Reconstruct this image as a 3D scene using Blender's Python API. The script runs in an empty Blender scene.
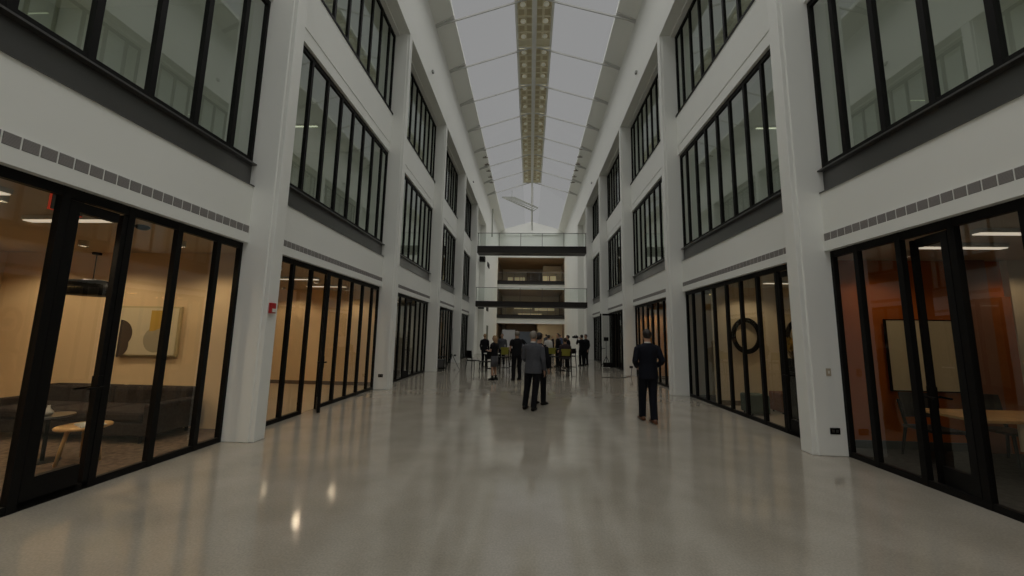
import bpy, bmesh, math, random
from mathutils import Vector, Matrix
random.seed(7)
S = bpy.context.scene
COL = S.collection
PI = math.pi

# ------------------------------------------------------------------ camera
FPX = 366.45
PITCH, YAW, ROLL = 0.1276, -0.0510, 0.0185
CAM = Vector((-0.0273, 0.0, 1.65))
def cam_basis():
    c, s = math.cos(YAW), math.sin(YAW)
    R = Vector((c, -s, 0)); Fw = Vector((s, c, 0)); U = Vector((0, 0, 1))
    c, s = math.cos(PITCH), math.sin(PITCH)
    U2 = c * U - s * Fw; F2 = s * U + c * Fw
    c, s = math.cos(ROLL), math.sin(ROLL)
    return c * R + s * U2, c * U2 - s * R, F2
R3, U3, F3 = cam_basis()
cd = bpy.data.cameras.new('camera'); cam = bpy.data.objects.new('camera', cd); COL.objects.link(cam)
cd.sensor_fit = 'HORIZONTAL'; cd.sensor_width = 36.0; cd.lens = FPX / 1024 * 36.0
cd.clip_start = 0.05; cd.clip_end = 300
m = Matrix((R3, U3, -F3)).transposed().to_4x4(); m.translation = CAM
cam.matrix_world = m
S.camera = cam

# ------------------------------------------------------------------ light and exposure
S.view_settings.view_transform = 'Standard'; S.view_settings.look = 'None'
S.view_settings.gamma = 1.0; S.view_settings.use_curve_mapping = False
S.view_settings.exposure = -1.9
W = bpy.data.worlds.new('overcast_sky'); S.world = W; W.use_nodes = True
bg = W.node_tree.nodes['Background']; bg.inputs[0].default_value = (0.985, 0.99, 0.99, 1); bg.inputs[1].default_value = 1.08
sd = bpy.data.lights.new('overcast_sun', 'SUN'); sun = bpy.data.objects.new('overcast_sun', sd); COL.objects.link(sun)
sd.energy = 11.3; sd.angle = math.radians(95); sd.color = (1.0, 0.99, 0.97)
sun.rotation_euler = (0, 0, 0); sun.location = (0, 16, 30)
S.cycles.use_denoising = True
S.cycles.max_bounces = 10; S.cycles.diffuse_bounces = 5; S.cycles.glossy_bounces = 5
S.cycles.transparent_max_bounces = 24; S.cycles.sample_clamp_indirect = 4.0
S.cycles.caustics_reflective = False; S.cycles.caustics_refractive = False

# ------------------------------------------------------------------ materials
MATS = {}
def mat(name, col, rough=0.6, spec=0.4, noise=0.0, scale=4.0, metal=0.0, bump=0.0, emit=0.0, coat=0.0):
    if name in MATS: return MATS[name]
    M = bpy.data.materials.new(name); M.use_nodes = True; nt = M.node_tree; b = nt.nodes['Principled BSDF']
    b.inputs['Base Color'].default_value = (*col, 1); b.inputs['Roughness'].default_value = rough
    b.inputs['Specular IOR Level'].default_value = spec; b.inputs['Metallic'].default_value = metal
    b.inputs['Coat Weight'].default_value = coat
    if emit: b.inputs['Emission Color'].default_value = (*col, 1); b.inputs['Emission Strength'].default_value = emit
    if noise or bump:
        tc = nt.nodes.new('ShaderNodeTexCoord'); n = nt.nodes.new('ShaderNodeTexNoise'); n.inputs['Scale'].default_value = scale
        n.inputs['Detail'].default_value = 6; nt.links.new(tc.outputs['Object'], n.inputs['Vector'])
        if noise:
            r = nt.nodes.new('ShaderNodeMapRange'); r.inputs[3].default_value = 1 - noise; r.inputs[4].default_value = 1 + noise
            r.inputs[1].default_value = 0.3; r.inputs[2].default_value = 0.7
            nt.links.new(n.outputs['Fac'], r.inputs[0])
            v = nt.nodes.new('ShaderNodeVectorMath'); v.operation = 'SCALE'; v.inputs[0].default_value = col
            nt.links.new(r.outputs[0], v.inputs['Scale']); nt.links.new(v.outputs[0], b.inputs['Base Color'])
        if bump:
            bp = nt.nodes.new('ShaderNodeBump'); bp.inputs['Strength'].default_value = bump; bp.inputs['Distance'].default_value = 0.01
            nt.links.new(n.outputs['Fac'], bp.inputs['Height']); nt.links.new(bp.outputs[0], b.inputs['Normal'])
    MATS[name] = M; return M

def glass(name, tint, ior, rough=0.0):
    M = bpy.data.materials.new(name); M.use_nodes = True; nt = M.node_tree; nt.nodes.clear()
    o = nt.nodes.new('ShaderNodeOutputMaterial'); t = nt.nodes.new('ShaderNodeBsdfTransparent'); t.inputs[0].default_value = (*tint, 1)
    g = nt.nodes.new('ShaderNodeBsdfGlossy'); g.inputs['Roughness'].default_value = rough; g.inputs[0].default_value = (0.95, 1, 0.97, 1)
    f = nt.nodes.new('ShaderNodeFresnel'); f.inputs[0].default_value = ior
    ge = nt.nodes.new('ShaderNodeNewGeometry'); mr = nt.nodes.new('ShaderNodeMapRange'); mr.inputs[3].default_value = ior; mr.inputs[4].default_value = 1 / ior
    nt.links.new(ge.outputs['Backfacing'], mr.inputs[0]); nt.links.new(mr.outputs[0], f.inputs[0])   # same reflection from both faces of the pane
    x = nt.nodes.new('ShaderNodeMixShader'); nt.links.new(f.outputs[0], x.inputs[0]); nt.links.new(t.outputs[0], x.inputs[1]); nt.links.new(g.outputs[0], x.inputs[2])
    nt.links.new(x.outputs[0], o.inputs[0]); MATS[name] = M; return M

def floor_material():
    M = bpy.data.materials.new('polished_terrazzo'); M.use_nodes = True; nt = M.node_tree; b = nt.nodes['Principled BSDF']
    L = nt.links.new; tc = nt.nodes.new('ShaderNodeTexCoord')
    n1 = nt.nodes.new('ShaderNodeTexNoise'); n1.inputs['Scale'].default_value = 1.6; n1.inputs['Detail'].default_value = 8
    n2 = nt.nodes.new('ShaderNodeTexNoise'); n2.inputs['Scale'].default_value = 60; n2.inputs['Detail'].default_value = 3
    v = nt.nodes.new('ShaderNodeTexVoronoi'); v.inputs['Scale'].default_value = 45
    for q in (n1, n2, v): L(tc.outputs['Object'], q.inputs['Vector'])
    c1 = nt.nodes.new('ShaderNodeValToRGB'); c1.color_ramp.elements[0].position = 0.35; c1.color_ramp.elements[1].position = 0.65
    c1.color_ramp.elements[0].color = (0.315, 0.285, 0.232, 1); c1.color_ramp.elements[1].color = (0.37, 0.34, 0.285, 1)
    L(n1.outputs['Fac'], c1.inputs[0])
    c2 = nt.nodes.new('ShaderNodeValToRGB'); c2.color_ramp.elements[0].position = 0.35; c2.color_ramp.elements[1].position = 0.7
    c2.color_ramp.elements[0].color = (0.88, 0.88, 0.87, 1); c2.color_ramp.elements[1].color = (1.08, 1.08, 1.07, 1)
    L(n2.outputs['Fac'], c2.inputs[0])
    mx = nt.nodes.new('ShaderNodeMix'); mx.data_type = 'RGBA'; mx.blend_type = 'MULTIPLY'; mx.inputs[0].default_value = 1
    L(c1.outputs[0], mx.inputs[6]); L(c2.outputs[0], mx.inputs[7])
    L(mx.outputs[2], b.inputs['Base Color'])
    r = nt.nodes.new('ShaderNodeMapRange'); r.inputs[1].default_value = 0.3; r.inputs[2].default_value = 0.7; r.inputs[3].default_value = 0.085; r.inputs[4].default_value = 0.12
    L(n1.outputs['Fac'], r.inputs[0]); L(r.outputs[0], b.inputs['Roughness'])
    b.inputs['Specular IOR Level'].default_value = 1.0
    bp = nt.nodes.new('ShaderNodeBump'); bp.inputs['Strength'].default_value = 0.012; bp.inputs['Distance'].default_value = 0.01
    n3 = nt.nodes.new('ShaderNodeTexNoise'); n3.inputs['Scale'].default_value = 3.0; L(tc.outputs['Object'], n3.inputs['Vector'])
    L(n3.outputs['Fac'], bp.inputs['Height']); L(bp.outputs[0], b.inputs['Normal'])
    MATS['terrazzo'] = M; return M

WHITE = mat('white_paint', (0.84, 0.845, 0.80), 0.55, 0.3, noise=0.015, scale=0.8)
WHITE2 = mat('roof_paint', (0.91, 0.92, 0.87), 0.6, 0.3)
RIBM = mat('rib_paint', (0.90, 0.90, 0.87), 0.5, 0.3)
BLACK = mat('black_frame', (0.006, 0.0055, 0.005), 0.5, 0.15)
SPAN = mat('dark_steel', (0.015, 0.0135, 0.0115), 0.34, 0.7, noise=0.12, scale=2, coat=0.8)
SPAN.node_tree.nodes['Principled BSDF'].inputs['Coat IOR'].default_value = 1.9; SPAN.node_tree.nodes['Principled BSDF'].inputs['Coat Roughness'].default_value = 0.3
GRILLE = mat('grille_grey', (0.33, 0.31, 0.30), 0.6, 0.3)
GRILLE_D = mat('grille_slot', (0.17, 0.16, 0.155), 0.8, 0.2)
FLOORM = floor_material()
GL1 = glass('window_glass', (0.86, 0.86, 0.84), 1.7)
GL2 = glass('upper_glass', (0.76, 0.80, 0.76), 2.7)
GLR = glass('railing_glass', (0.90, 0.95, 0.93), 1.4)
SKYG = glass('roof_glazing', (0.92, 0.92, 0.92), 1.12)
TANW = mat('tan_wall', (0.80, 0.60, 0.36), 0.8, 0.2, noise=0.03, scale=1.5)
TANC = mat('tan_ceiling', (0.66, 0.54, 0.39), 0.85, 0.2)
CARP = mat('brown_carpet', (0.16, 0.115, 0.08), 0.95, 0.1, noise=0.35, scale=14)
CREAM = mat('cream_wall', (0.64, 0.54, 0.38), 0.8, 0.2, noise=0.03)
ORANGE = mat('rust_wall', (0.48, 0.125, 0.016), 0.8, 0.2, noise=0.05)
ROSE = mat('rose_wall', (0.30, 0.15, 0.10), 0.8, 0.2)
CARPD = mat('dark_carpet', (0.07, 0.065, 0.058), 0.95, 0.1, noise=0.3, scale=14)
OFFW = mat('office_white', (0.74, 0.77, 0.69), 0.8, 0.2)
OFFC = mat('office_ceiling', (0.76, 0.79, 0.71), 0.8, 0.2)
OFFF = mat('office_floor', (0.42, 0.40, 0.35), 0.9, 0.2)
LAMPW = mat('lamp_white', (1.0, 0.86, 0.66), emit=2.2)
LAMPS = mat('lamp_studio', (1.0, 0.88, 0.70), emit=2.2)
LAMPM = mat('lamp_gallery', (1.0, 0.88, 0.68), emit=2.2)
LAMPC = mat('lamp_cool', (0.95, 1.0, 0.72), emit=2.6)
LAMPA = mat('lamp_amber', (1.0, 0.62, 0.22), emit=5.0)
SOFA = mat('charcoal_fabric', (0.045, 0.037, 0.033), 0.95, 0.1, noise=0.2, scale=30)
WOOD = mat('light_wood', (0.60, 0.36, 0.14), 0.5, 0.4, noise=0.12, scale=6)
DWOOD = mat('orange_wood', (0.34, 0.10, 0.02), 0.5, 0.4, noise=0.15, scale=5)
RED = mat('alarm_red', (0.42, 0.02, 0.02), 0.4, 0.5)
BOARD = mat('cream_board', (0.72, 0.62, 0.40), 0.5, 0.4)
PAPER = mat('paper', (0.72, 0.70, 0.64), 0.8, 0.2)
OLIVE = mat('ridge_olive', (0.86, 0.81, 0.62), 0.7, 0.3)
OLIVED = mat('ridge_dark', (0.66, 0.58, 0.38), 0.7, 0.3)
RIDGEP = mat('ridge_pale', (0.9, 0.87, 0.72), 0.6, 0.3, emit=0.22)
RIDGEB = mat('ridge_border', (0.9, 0.9, 0.84), 0.6, 0.3)
SKIN = mat('skin', (0.46, 0.27, 0.18), 0.55, 0.4)
CHROME = mat('steel_handle', (0.35, 0.34, 0.32), 0.3, 0.5, metal=0.9)

# ------------------------------------------------------------------ mesh helpers
class MB:
    def __init__(s): s.v = []; s.f = []
    def add(s, vs, fs):
        n = len(s.v); s.v += [tuple(p) for p in vs]; s.f += [tuple(i + n for i in f) for f in fs]; return s
    def box(s, x0, x1, y0, y1, z0, z1):
        if x0 > x1: x0, x1 = x1, x0
        if y0 > y1: y0, y1 = y1, y0
        if z0 > z1: z0, z1 = z1, z0
        return s.add([(x0, y0, z0), (x1, y0, z0), (x1, y1, z0), (x0, y1, z0), (x0, y0, z1), (x1, y0, z1), (x1, y1, z1), (x0, y1, z1)],
                     [(3, 2, 1, 0), (4, 5, 6, 7), (0, 1, 5, 4), (1, 2, 6, 5), (2, 3, 7, 6), (3, 0, 4, 7)])
    def quad(s, a, b, c, d): return s.add([a, b, c, d], [(0, 1, 2, 3)])
    def bar(s, a, b, w, h=None):
        h = w if h is None else h
        a = Vector(a); b = Vector(b); d = (b - a).normalized()
        up = Vector((0, 0, 1)) if abs(d.z) < 0.95 else Vector((0, 1, 0))
        x = d.cross(up).normalized() * w / 2; y = x.normalized().cross(d) * h / 2
        vs = [p + i * x + j * y for p in (a, b) for i, j in ((-1, -1), (1, -1), (1, 1), (-1, 1))]
        return s.add(vs, [(0, 1, 2, 3), (7, 6, 5, 4), (0, 4, 5, 1), (1, 5, 6, 2), (2, 6, 7, 3), (3, 7, 4, 0)])
    def rings(s, rings, n=12, cap=True):
        """rings: (centre, ax vector, ay vector)"""
        vs = []
        for c, ax, ay in rings:
            c = Vector(c); ax = Vector(ax); ay = Vector(ay)
            for i in range(n):
                t = 2 * PI * i / n; vs.append(c + ax * math.cos(t) + ay * math.sin(t))
        fs = []
        for k in range(len(rings) - 1):
            for i in range(n):
                j = (i + 1) % n; fs.append((k * n + i, k * n + j, (k + 1) * n + j, (k + 1) * n + i))
        if cap: fs.append(tuple(range(n - 1, -1, -1))); fs.append(tuple((len(rings) - 1) * n + i for i in range(n)))
        return s.add(vs, fs)
    def tube(s, pts, rad, n=10, flat=1.0, ref=(0, 1, 0)):
        pts = [Vector(p) for p in pts]; out = []
        if not hasattr(rad, '__len__'): rad = [rad] * len(pts)
        ref = Vector(ref)
        for i, p in enumerate(pts):
            d = (pts[min(i + 1, len(pts) - 1)] - pts[max(i - 1, 0)]).normalized()
            r = ref if abs(d.dot(ref)) < 0.95 else Vector((1, 0, 0.1)).normalized()
            a = d.cross(r).normalized(); b = a.cross(d).normalized()
            out.append((p, a * rad[i], b * rad[i] * flat))
        return s.rings(out, n)
    def ell(s, c, rx, ry, rz, n=14, m=9):
        c = Vector(c); out = []
        for k in range(m):
            t = -PI / 2 + PI * (k + 0.35) / (m - 0.3) if False else -PI / 2 + PI * (k + 0.5) / m
            out.append((c + Vector((0, 0, rz * math.sin(t))), (rx * math.cos(t), 0, 0), (0, ry * math.cos(t), 0)))
        return s.rings(out, n)
    def lathe(s, prof, c=(0, 0, 0), n=24):
        c = Vector(c)
        return s.rings([(c + Vector((0, 0, z)), (r, 0, 0), (0, r, 0)) for r, z in prof], n)
    def build(s, name, material, parent=None, smooth=False, bevel=0.0, mats=None):
        me = bpy.data.meshes.new(name); me.from_pydata(s.v, [], s.f); me.update()
        bm = bmesh.new(); bm.from_mesh(me); bmesh.ops.recalc_face_normals(bm, faces=bm.faces[:]); bm.to_mesh(me); bm.free()
        me.materials.append(material)
        if smooth:
            for p in me.polygons: p.use_smooth = True
        o = bpy.data.objects.new(name, me); COL.objects.link(o)
        if parent is not None: o.parent = parent
        if bevel:
            b = o.modifiers.new('bevel', 'BEVEL'); b.width = bevel; b.segments = 2; b.limit_method = 'ANGLE'; b.harden_normals = False
        return o

def empty(name, loc=(0, 0, 0), rz=0.0):
    o = bpy.data.objects.new(name, None); COL.objects.link(o); o.location = loc; o.rotation_euler = (0, 0, rz); o.empty_display_size = 0.1
    return o
def tag(o, label, cat=None, group=None, kind=None):
    o['label'] = label
    if cat: o['category'] = cat
    if group: o['group'] = group
    if kind: o['kind'] = kind
    return o
def struct(o, label=None):
    o['kind'] = 'structure'
    if label: o['label'] = label
    return o
def copy_tree(o, parent=None):
    c = o.copy(); COL.objects.link(c)
    if parent is not None: c.parent = parent
    for ch in list(o.children): copy_tree(ch, c)
    return c

# ------------------------------------------------------------------ hall dimensions
G = 4.597            # glass plane
P = 4.096            # pier front plane
FAS = 4.52           # fascia plane
PER = 5.305; T = 0.2334
ZA = {-1: 5.478, 1: 5.795}
H1, P2, S2, T2, S3, T3, SOF, WTOP = 3.021, 3.949, 4.330, 7.300, 8.647, 11.40, 11.47, 14.35
Y0, YEND, YGAB = -6.0, 27.0, 44.5
OFFS = [0.0, 0.45, 1.05, 1.64, 2.24, 2.83, 3.43, 4.03, 4.62, 5.07]
SIDE = {-1: 'left', 1: 'right'}
ORD = ['nearest', 'second', 'third', 'fourth', 'fifth']
STOR = ['ground floor', 'middle storey', 'top storey']

# floor of the hall
struct(MB().box(-G - 0.06, G + 0.06, Y0, YGAB + 12, -0.1, 0).build('floor', FLOORM), 'polished pale terrazzo floor of the long hall')

# long walls (fascias, bands, upper wall)
for s in (-1, 1):
    w = MB(); za = ZA[s]
    bays = [(za + PER * k - OFFS[-1], za + PER * k) for k in range(5)]
    def bx(x0, x1, y0, y1, z0, z1, q=w, s=s): q.box(s * x0, s * x1, y0, y1, z0, z1)
    yend = za + PER * 4 + T
    bx(P, 5.0, Y0, YGAB, SOF, WTOP)                               # upper wall
    bx(P, 5.0, Y0, bays[0][0] - T, 0, SOF)                        # plain wall beside the camera
    for (a, b) in bays:
        bx(FAS, 4.9, a, b, H1 + 0.15, P2)                         # fascia over the shopfront
        bx(FAS - 0.02, 4.9, a, b, H1, H1 + 0.15)                  # lower lip
        bx(G + 0.02, 4.9, a, b, P2, S2 - 0.03)                  # behind the steel channel
        bx(FAS, 4.9, a, b, T2 + 0.30, S3 - 0.05)
        bx(FAS + 0.012, 4.9, a, b, T2 + 0.02, T2 + 0.30)
        bx(FAS + 0.03, 4.9, a, b, S3 - 0.05, S3)
        bx(FAS - 0.08, 4.9, a, b, T3, SOF)                        # top header step
    # beyond the last pier: recess the bridges land in, then the plain end wall
    bx(G, 5.0, yend, 32.0, 0, SOF)
    if s < 0:
        bx(P, 5.0, 32.0, 34.2, 0, SOF); bx(P, 5.0, 35.6, YGAB, 0, SOF); bx(P, 5.0, 34.2, 35.6, 2.5, SOF)
    else: bx(P, 5.0, 32.0, YGAB, 0, SOF)
    struct(w.build('wall_' + SIDE[s], WHITE), 'long white %s wall of the hall with its bands between the storeys' % SIDE[s])
    # piers
    for k in range(-1, 5):
        q = MB(); y = za + PER * k
        q.box(s * P, s * 4.66, y, y + T, 0, SOF)
        q.box(s * 4.60, s * 4.9, y, y + T, H1, SOF)
        q.box(s * (P + 0.07), s * 4.66, y - 0.02, y + T + 0.02, 0, SOF)
        if k >= 0: struct(q.build('pier', WHITE, bevel=0.012), 'white square pier, %s from the camera on the %s wall' % (ORD[k], SIDE[s]))

# ------------------------------------------------------------------ windows
def window_frame(level, door_slot=None, open_slot=None):
    """black frame with its mullions; local x = toward the room, local y = -offset"""
    z0, z1 = [(0.0, H1), (S2, T2), (S3, T3)][level]
    q = MB(); D = 0.03; L = OFFS[-1]
    bot = 0.075 if level == 0 else 0.10
    q.box(-D, D, -L, 0, z1 - 0.10, z1)
    if open_slot is None: q.box(-D, D, -L, 0, z0, z0 + bot)
    else:
        q.box(-D, D, -OFFS[open_slot], 0, z0, z0 + bot); q.box(-D, D, -L, -OFFS[open_slot + 1], z0, z0 + bot)
    for i, o in enumerate(OFFS):
        c = -o + (-0.034 if i == 0 else 0.034 if i == len(OFFS) - 1 else 0)
        q.box(-D - 0.004, D + 0.004, c - 0.034, c + 0.034, z0, z1)
    return q
def window_glass(level, skip=()):
    z0, z1 = [(0.0, H1), (S2, T2), (S3, T3)][level]; q = MB()
    for i in range(len(OFFS) - 1):
        if i in skip: continue
        q.quad((0, -OFFS[i + 1] + 0.03, z0 + 0.06), (0, -OFFS[i] - 0.03, z0 + 0.06), (0, -OFFS[i] - 0.03, z1 - 0.08), (0, -OFFS[i + 1] + 0.03, z1 - 0.08))
    return q
def door_leaf(w, parent, inner_glass=True, handle_at=1):
    """leaf from local y=0 to y=w, stands 2.92 high; children: frame, glass, handle"""
    q = MB(); h = H1 - 0.12
    q.box(-0.03, 0.03, 0, 0.085, 0.02, h); q.box(-0.03, 0.03, w - 0.045, w, 0.02, h)
    q.box(-0.03, 0.03, 0.085, w - 0.085, h - 0.10, h); q.box(-0.03, 0.03, 0.085, w - 0.085, 0.02, 0.27)
    lf = q.build('door', BLACK, parent)
    MB().quad((0, 0.08, 0.26), (0, w - 0.08, 0.26), (0, w - 0.08, h - 0.09), (0, 0.08, h - 0.09)).build('door_glass', GL1, lf)
    hy = w - 0.025 if handle_at else 0.045
    hd = MB()
    for sx in (-1, 1):
        hd.bar((sx * 0.03, hy, 1.02), (sx * 0.085, hy, 1.02), 0.025); hd.bar((sx * 0.075, hy, 1.02), (sx * 0.075, hy + (-0.14 if handle_at else 0.14), 1.02), 0.022)
        hd.box(sx * 0.028, sx * 0.036, hy - 0.025, hy + 0.025, 0.9, 1.14)
    hd.build('door_handle', BLACK, lf)
    return lf
frame_me = {lv: window_frame(lv) for lv in (0, 1, 2)}
mesh_cache = {}
def shared(name, key, mk, material, parent):
    if key not in mesh_cache:
        o = mk().build(name, material, parent); mesh_cache[key] = o.data
    else:
        o = bpy.data.objects.new(name, mesh_cache[key]); COL.objects.link(o); o.parent = parent
    return o
def steel_channel():
    q = MB(); L = OFFS[-1]
    q.box(-0.030, 0.04, -L, 0, P2, S2)                   # web
    q.box(-0.115, 0.04, -L, 0, S2 - 0.022, S2)           # top flange
    q.box(-0.115, 0.04, -L, 0, P2, P2 + 0.016)           # bottom flange
    return q
# which panels hold a door leaf on the ground floor: (slot, open?)
DOORS = {(-1, 0): (3, False), (1, 0): (2, False), (-1, 1): (5, True), (1, 1): (7, False), (1, 3): (2, True), (-1, 2): (4, False), (-1, 3): (6, True), (1, 2): (3, False)}
wn = 0
for s in (-1, 1):
    for k in range(5):
        for lv in range(3):
            wn += 1
            r = empty('window_%d' % wn, (s * (G + 0.02), ZA[s] + PER * k, 0)); r.scale = (s, 1, 1)
            d = DOORS.get((s, k)) if lv == 0 else None
            opn = d[0] if d and d[1] else None
            shared('window_frame', ('f', lv, opn), (lambda: window_frame(lv, None, opn)), BLACK, r)
            sk = (d[0],) if d else ()
            shared('window_glass', ('g', lv, sk), (lambda: window_glass(lv, sk)), GL1 if lv == 0 else GL2, r)
            if lv == 1: shared('steel_channel', 'ch', steel_channel, SPAN, r)
            if lv == 2: shared('window_sill', 'sl', lambda: MB().box(-0.115, 0.05, -OFFS[-1], 0.0, S3 - 0.06, S3), BLACK, r)
            if d:
                a, b = OFFS[d[0]], OFFS[d[0] + 1]
                pv = empty('door', (0, 0, 0)); bpy.data.objects.remove(pv)
                lf = door_leaf(b - a - 0.08, r, handle_at=1)
                if not d[1]: lf.location = (0, -b + 0.04, 0); lf.rotation_euler = (0, 0, math.radians(-11 if (s, k) == (1, 0) else 0))
                elif s < 0 and k == 1: lf.location = (-0.05, -a - 0.05, 0); lf.rotation_euler = (0, 0, math.radians(147))
                elif s < 0: lf.location = (-0.05, -b + 0.05, 0); lf.rotation_euler = (0, 0, math.radians(60))
                else: lf.location = (-0.05, -a - 0.3, 0); lf.rotation_euler = (0, 0, math.radians(90)); lf.scale = (1, 1.5, 1)
                if lf.location.x and s < 0 and k == 1: lf['label'] = 'narrow glazed leaf standing open into the hall'
            struct(r, 'black framed nine-pane glazing, %s, %s bay from the camera on the %s' % (STOR[lv], ORD[k], SIDE[s]))

# air grilles over the shopfronts
def grille(n=40):
    q = MB(); L = OFFS[-1]; st = (L - 0.06) / n
    fr = MB().box(-0.012, 0.01, -L + 0.03, -0.03, 3.17, 3.30)
    for i in range(n):
        y0 = -L + 0.03 + i * st + 0.009; y1 = y0 + st - 0.018 
        for j in range(9):
            z = 3.186 + j * 0.0118; q.box(-0.018, -0.010, y0, y1, z, z + 0.0075)
    back = MB()
    for i in range(n):
        y0 = -L + 0.03 + i * st + 0.007; back.box(-0.014, -0.011, y0, y0 + st - 0.014 , 3.18, 3.292)
    return fr, q, back
g0 = None
for s in (-1, 1):
    for k in range(5):
        if g0 is None:
            g0 = empty('air_grille'); fr, sl, bk = grille()
            fr.build('grille_frame', WHITE, g0); bk.build('grille_back', GRILLE_D, g0); sl.build('grille_slats', GRILLE, g0); r = g0
        else: r = copy_tree(g0)
        r.location = (s * FAS, ZA[s] + PER * k, 0); r.scale = (s, 1, 1)
        tag(r, 'long slotted grey air grille over the %s ground-floor glazing bay on the %s wall' % (ORD[k], SIDE[s]), 'air grille', 'air grilles over the ground-floor glazing')

# ------------------------------------------------------------------ roof
XE, HE, XR, HR, HC = 3.34, 14.74, 0.80, 15.50, 15.60
for s in (-1, 1):
    q = MB(); q.add([(s * 5.0, Y0, WTOP), (s * P, Y0, WTOP), (s * XE, Y0, HE), (s * XE, Y0, HE + 0.15), (s * 5.0, Y0, WTOP + 0.15),
                     (s * 5.0, YGAB, WTOP), (s * P, YGAB, WTOP), (s * XE, YGAB, HE), (s * XE, YGAB, HE + 0.15), (s * 5.0, YGAB, WTOP + 0.15)],
                    [(0, 1, 2, 3, 4), (9, 8, 7, 6, 5), (0, 5, 6, 1), (1, 6, 7, 2), (2, 7, 8, 3), (3, 8, 9, 4), (4, 9, 5, 0)])
    struct(q.build('ceiling_' + SIDE[s], WHITE2), 'sloping grey-green roof strip along the %s wall top' % SIDE[s])
    q = MB().quad((s * XE, Y0, HE + 0.03), (s * XE, YGAB, HE + 0.03), (s * XR, YGAB, HR + 0.03), (s * XR, Y0, HR + 0.03))
    struct(q.build('skylight_glazing', SKYG), 'pale glazed %s slope of the skylight' % SIDE[s])
nr = 0
for k in range(-4, 15):
    y = 5.595 + PER / 2 * k
    if y > 33: break
    q = MB()
    for s in (-1, 1):
        q.bar((s * P, y, WTOP - 0.03), (s * 0.06, y, HC - 0.04), 0.035, 0.07)
        q.bar((s * P, y, WTOP - 0.02), (s * XE, y, HE - 0.02), 0.14, 0.10)
    if y > -1: struct(q.build('roof_rib', mat('rib_grey', (0.60, 0.60, 0.57), 0.6, 0.2)), 'slender white roof rib crossing under the skylight')
struct(MB().box(-0.07, 0.07, Y0, YGAB, HC - 0.16, HC + 0.02).build('ridge_beam', RIBM), 'white beam along the ridge of the skylight')
# ridge panels with their round lamps
def ridge_panel(s):
    L = PER / 2 - 0.10
    fr = MB(); 
    fr.box(s * 0.07, s * 0.80, 0.05, 0.05 + L, HC - 0.02, HC + 0.01)
    pr = MB()
    side = MB().box(s * 0.74, s * 0.84, 0.0, 0.1 + L, HC - 0.13, HC - 0.01).box(s * 0.07, s * 0.11, 0.0, 0.1 + L, HC - 0.10, HC - 0.01).box(s * 0.07, s * 0.8, 0.1 + L - 0.07, 0.1 + L, HC - 0.10, HC - 0.01)
    n = 6
    for i in range(n + 1):
        yy = 0.07 + (L - 0.04) * i / n; pr.box(s * 0.07, s * 0.72, yy - 0.022, yy + 0.022, HC - 0.09, HC - 0.02)
    pr.box(s * 0.36, s * 0.42, 0.05, 0.05 + L, HC - 0.085, HC - 0.02)
    dk = MB()
    for i in range(n):
        if i == n - 1: continue
        y0 = 0.07 + (L - 0.04) * i / n + 0.05; y1 = y0 + (L - 0.04) / n - 0.1
        dk.box(s * 0.12, s * 0.33, y0, y1, HC - 0.032, HC - 0.021); dk.box(s * 0.45, s * 0.68, y0, y1, HC - 0.032, HC - 0.021)
    lamps = [(s * 0.50, 0.07 + (L - 0.04) * (i + 0.5) / n) for i in (0, 2, 4)]
    return fr, pr, dk, lamps, side
rp = {}
for s in (-1, 1):
    for k in range(-1, 10):
        y = 5.595 + PER / 2 * k
        if s not in rp:
            r = rp[s] = empty('ridge_panel'); fr, pr, dk, lamps, side = ridge_panel(s)
            fr.build('panel_back', OLIVE, r); pr.build('panel_lattice', OLIVE, r); side.build('panel_border', RIDGEB, r); dk.build('panel_openings', OLIVED, r)
            for lx, ly in lamps:
                c = MB().lathe([(0.05, 0.0), (0.10, -0.02), (0.125, -0.07), (0.11, -0.09), (0.02, -0.10)], (lx, ly, HC - 0.03), 14)
                c.build('round_lamp', RIDGEP, r, smooth=True)
        else: r = copy_tree(rp[s])
        r.location = (0, y, 0); struct(r, 'tan lattice panel with round lamps beside the ridge beam'); r['group'] = 'lattice panels along the ridge'
# slotted brackets along the skylight edge, near the far end
b0 = None
for s in (-1, 1):
    for i in range(6):
        if b0 is None:
            b0 = MB().box(-0.2, 0.16, -0.03, 0.03, -0.03, 0.02).box(-0.03, 0.03, -0.02, 0.02, 0.02, 0.14).build('roof_bracket', mat('bracket_brown', (0.20, 0.175, 0.14), 0.6)); r = b0
        else: r = copy_tree(b0)
        r.location = (s * 3.45, 24.3 + i * 1.12, HE - 0.16)
        tag(r, 'dark bracket on the %s skylight edge, %s of its row of six' % (SIDE[s], (ORD + ['farthest'])[i]), 'bracket', 'dark brackets along the skylight edges')

# gable, far court and balconies
q = MB()
q.box(-8, 8, YGAB, YGAB + 0.4, 11.2, 13.2)
q.add([(-5, YGAB, 13.2), (5, YGAB, 13.2), (5, YGAB, 14.4), (0, YGAB, 15.75), (-5, YGAB, 14.4), (-5, YGAB + .3, 13.2), (5, YGAB + .3, 13.2), (5, YGAB + .3, 14.4), (0, YGAB + .3, 15.75), (-5, YGAB + .3, 14.4)],
      [(0, 1, 2, 3, 4), (9, 8, 7, 6, 5), (0, 5, 6, 1), (1, 6, 7, 2), (2, 7, 8, 3), (3, 8, 9, 4), (4, 9, 5, 0)])
for i in range(7): q.box(-3.3 + i * 0.48, -3.3 + i * 0.48 + 0.2, YGAB - 0.15, YGAB, 14.0, 14.35)
q.box(0.1, 3.4, YGAB - 0.12, YGAB, 14.05, 14.3)
struct(q.build('wall_far', WHITE), 'white gable wall closing the far end of the hall')
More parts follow.
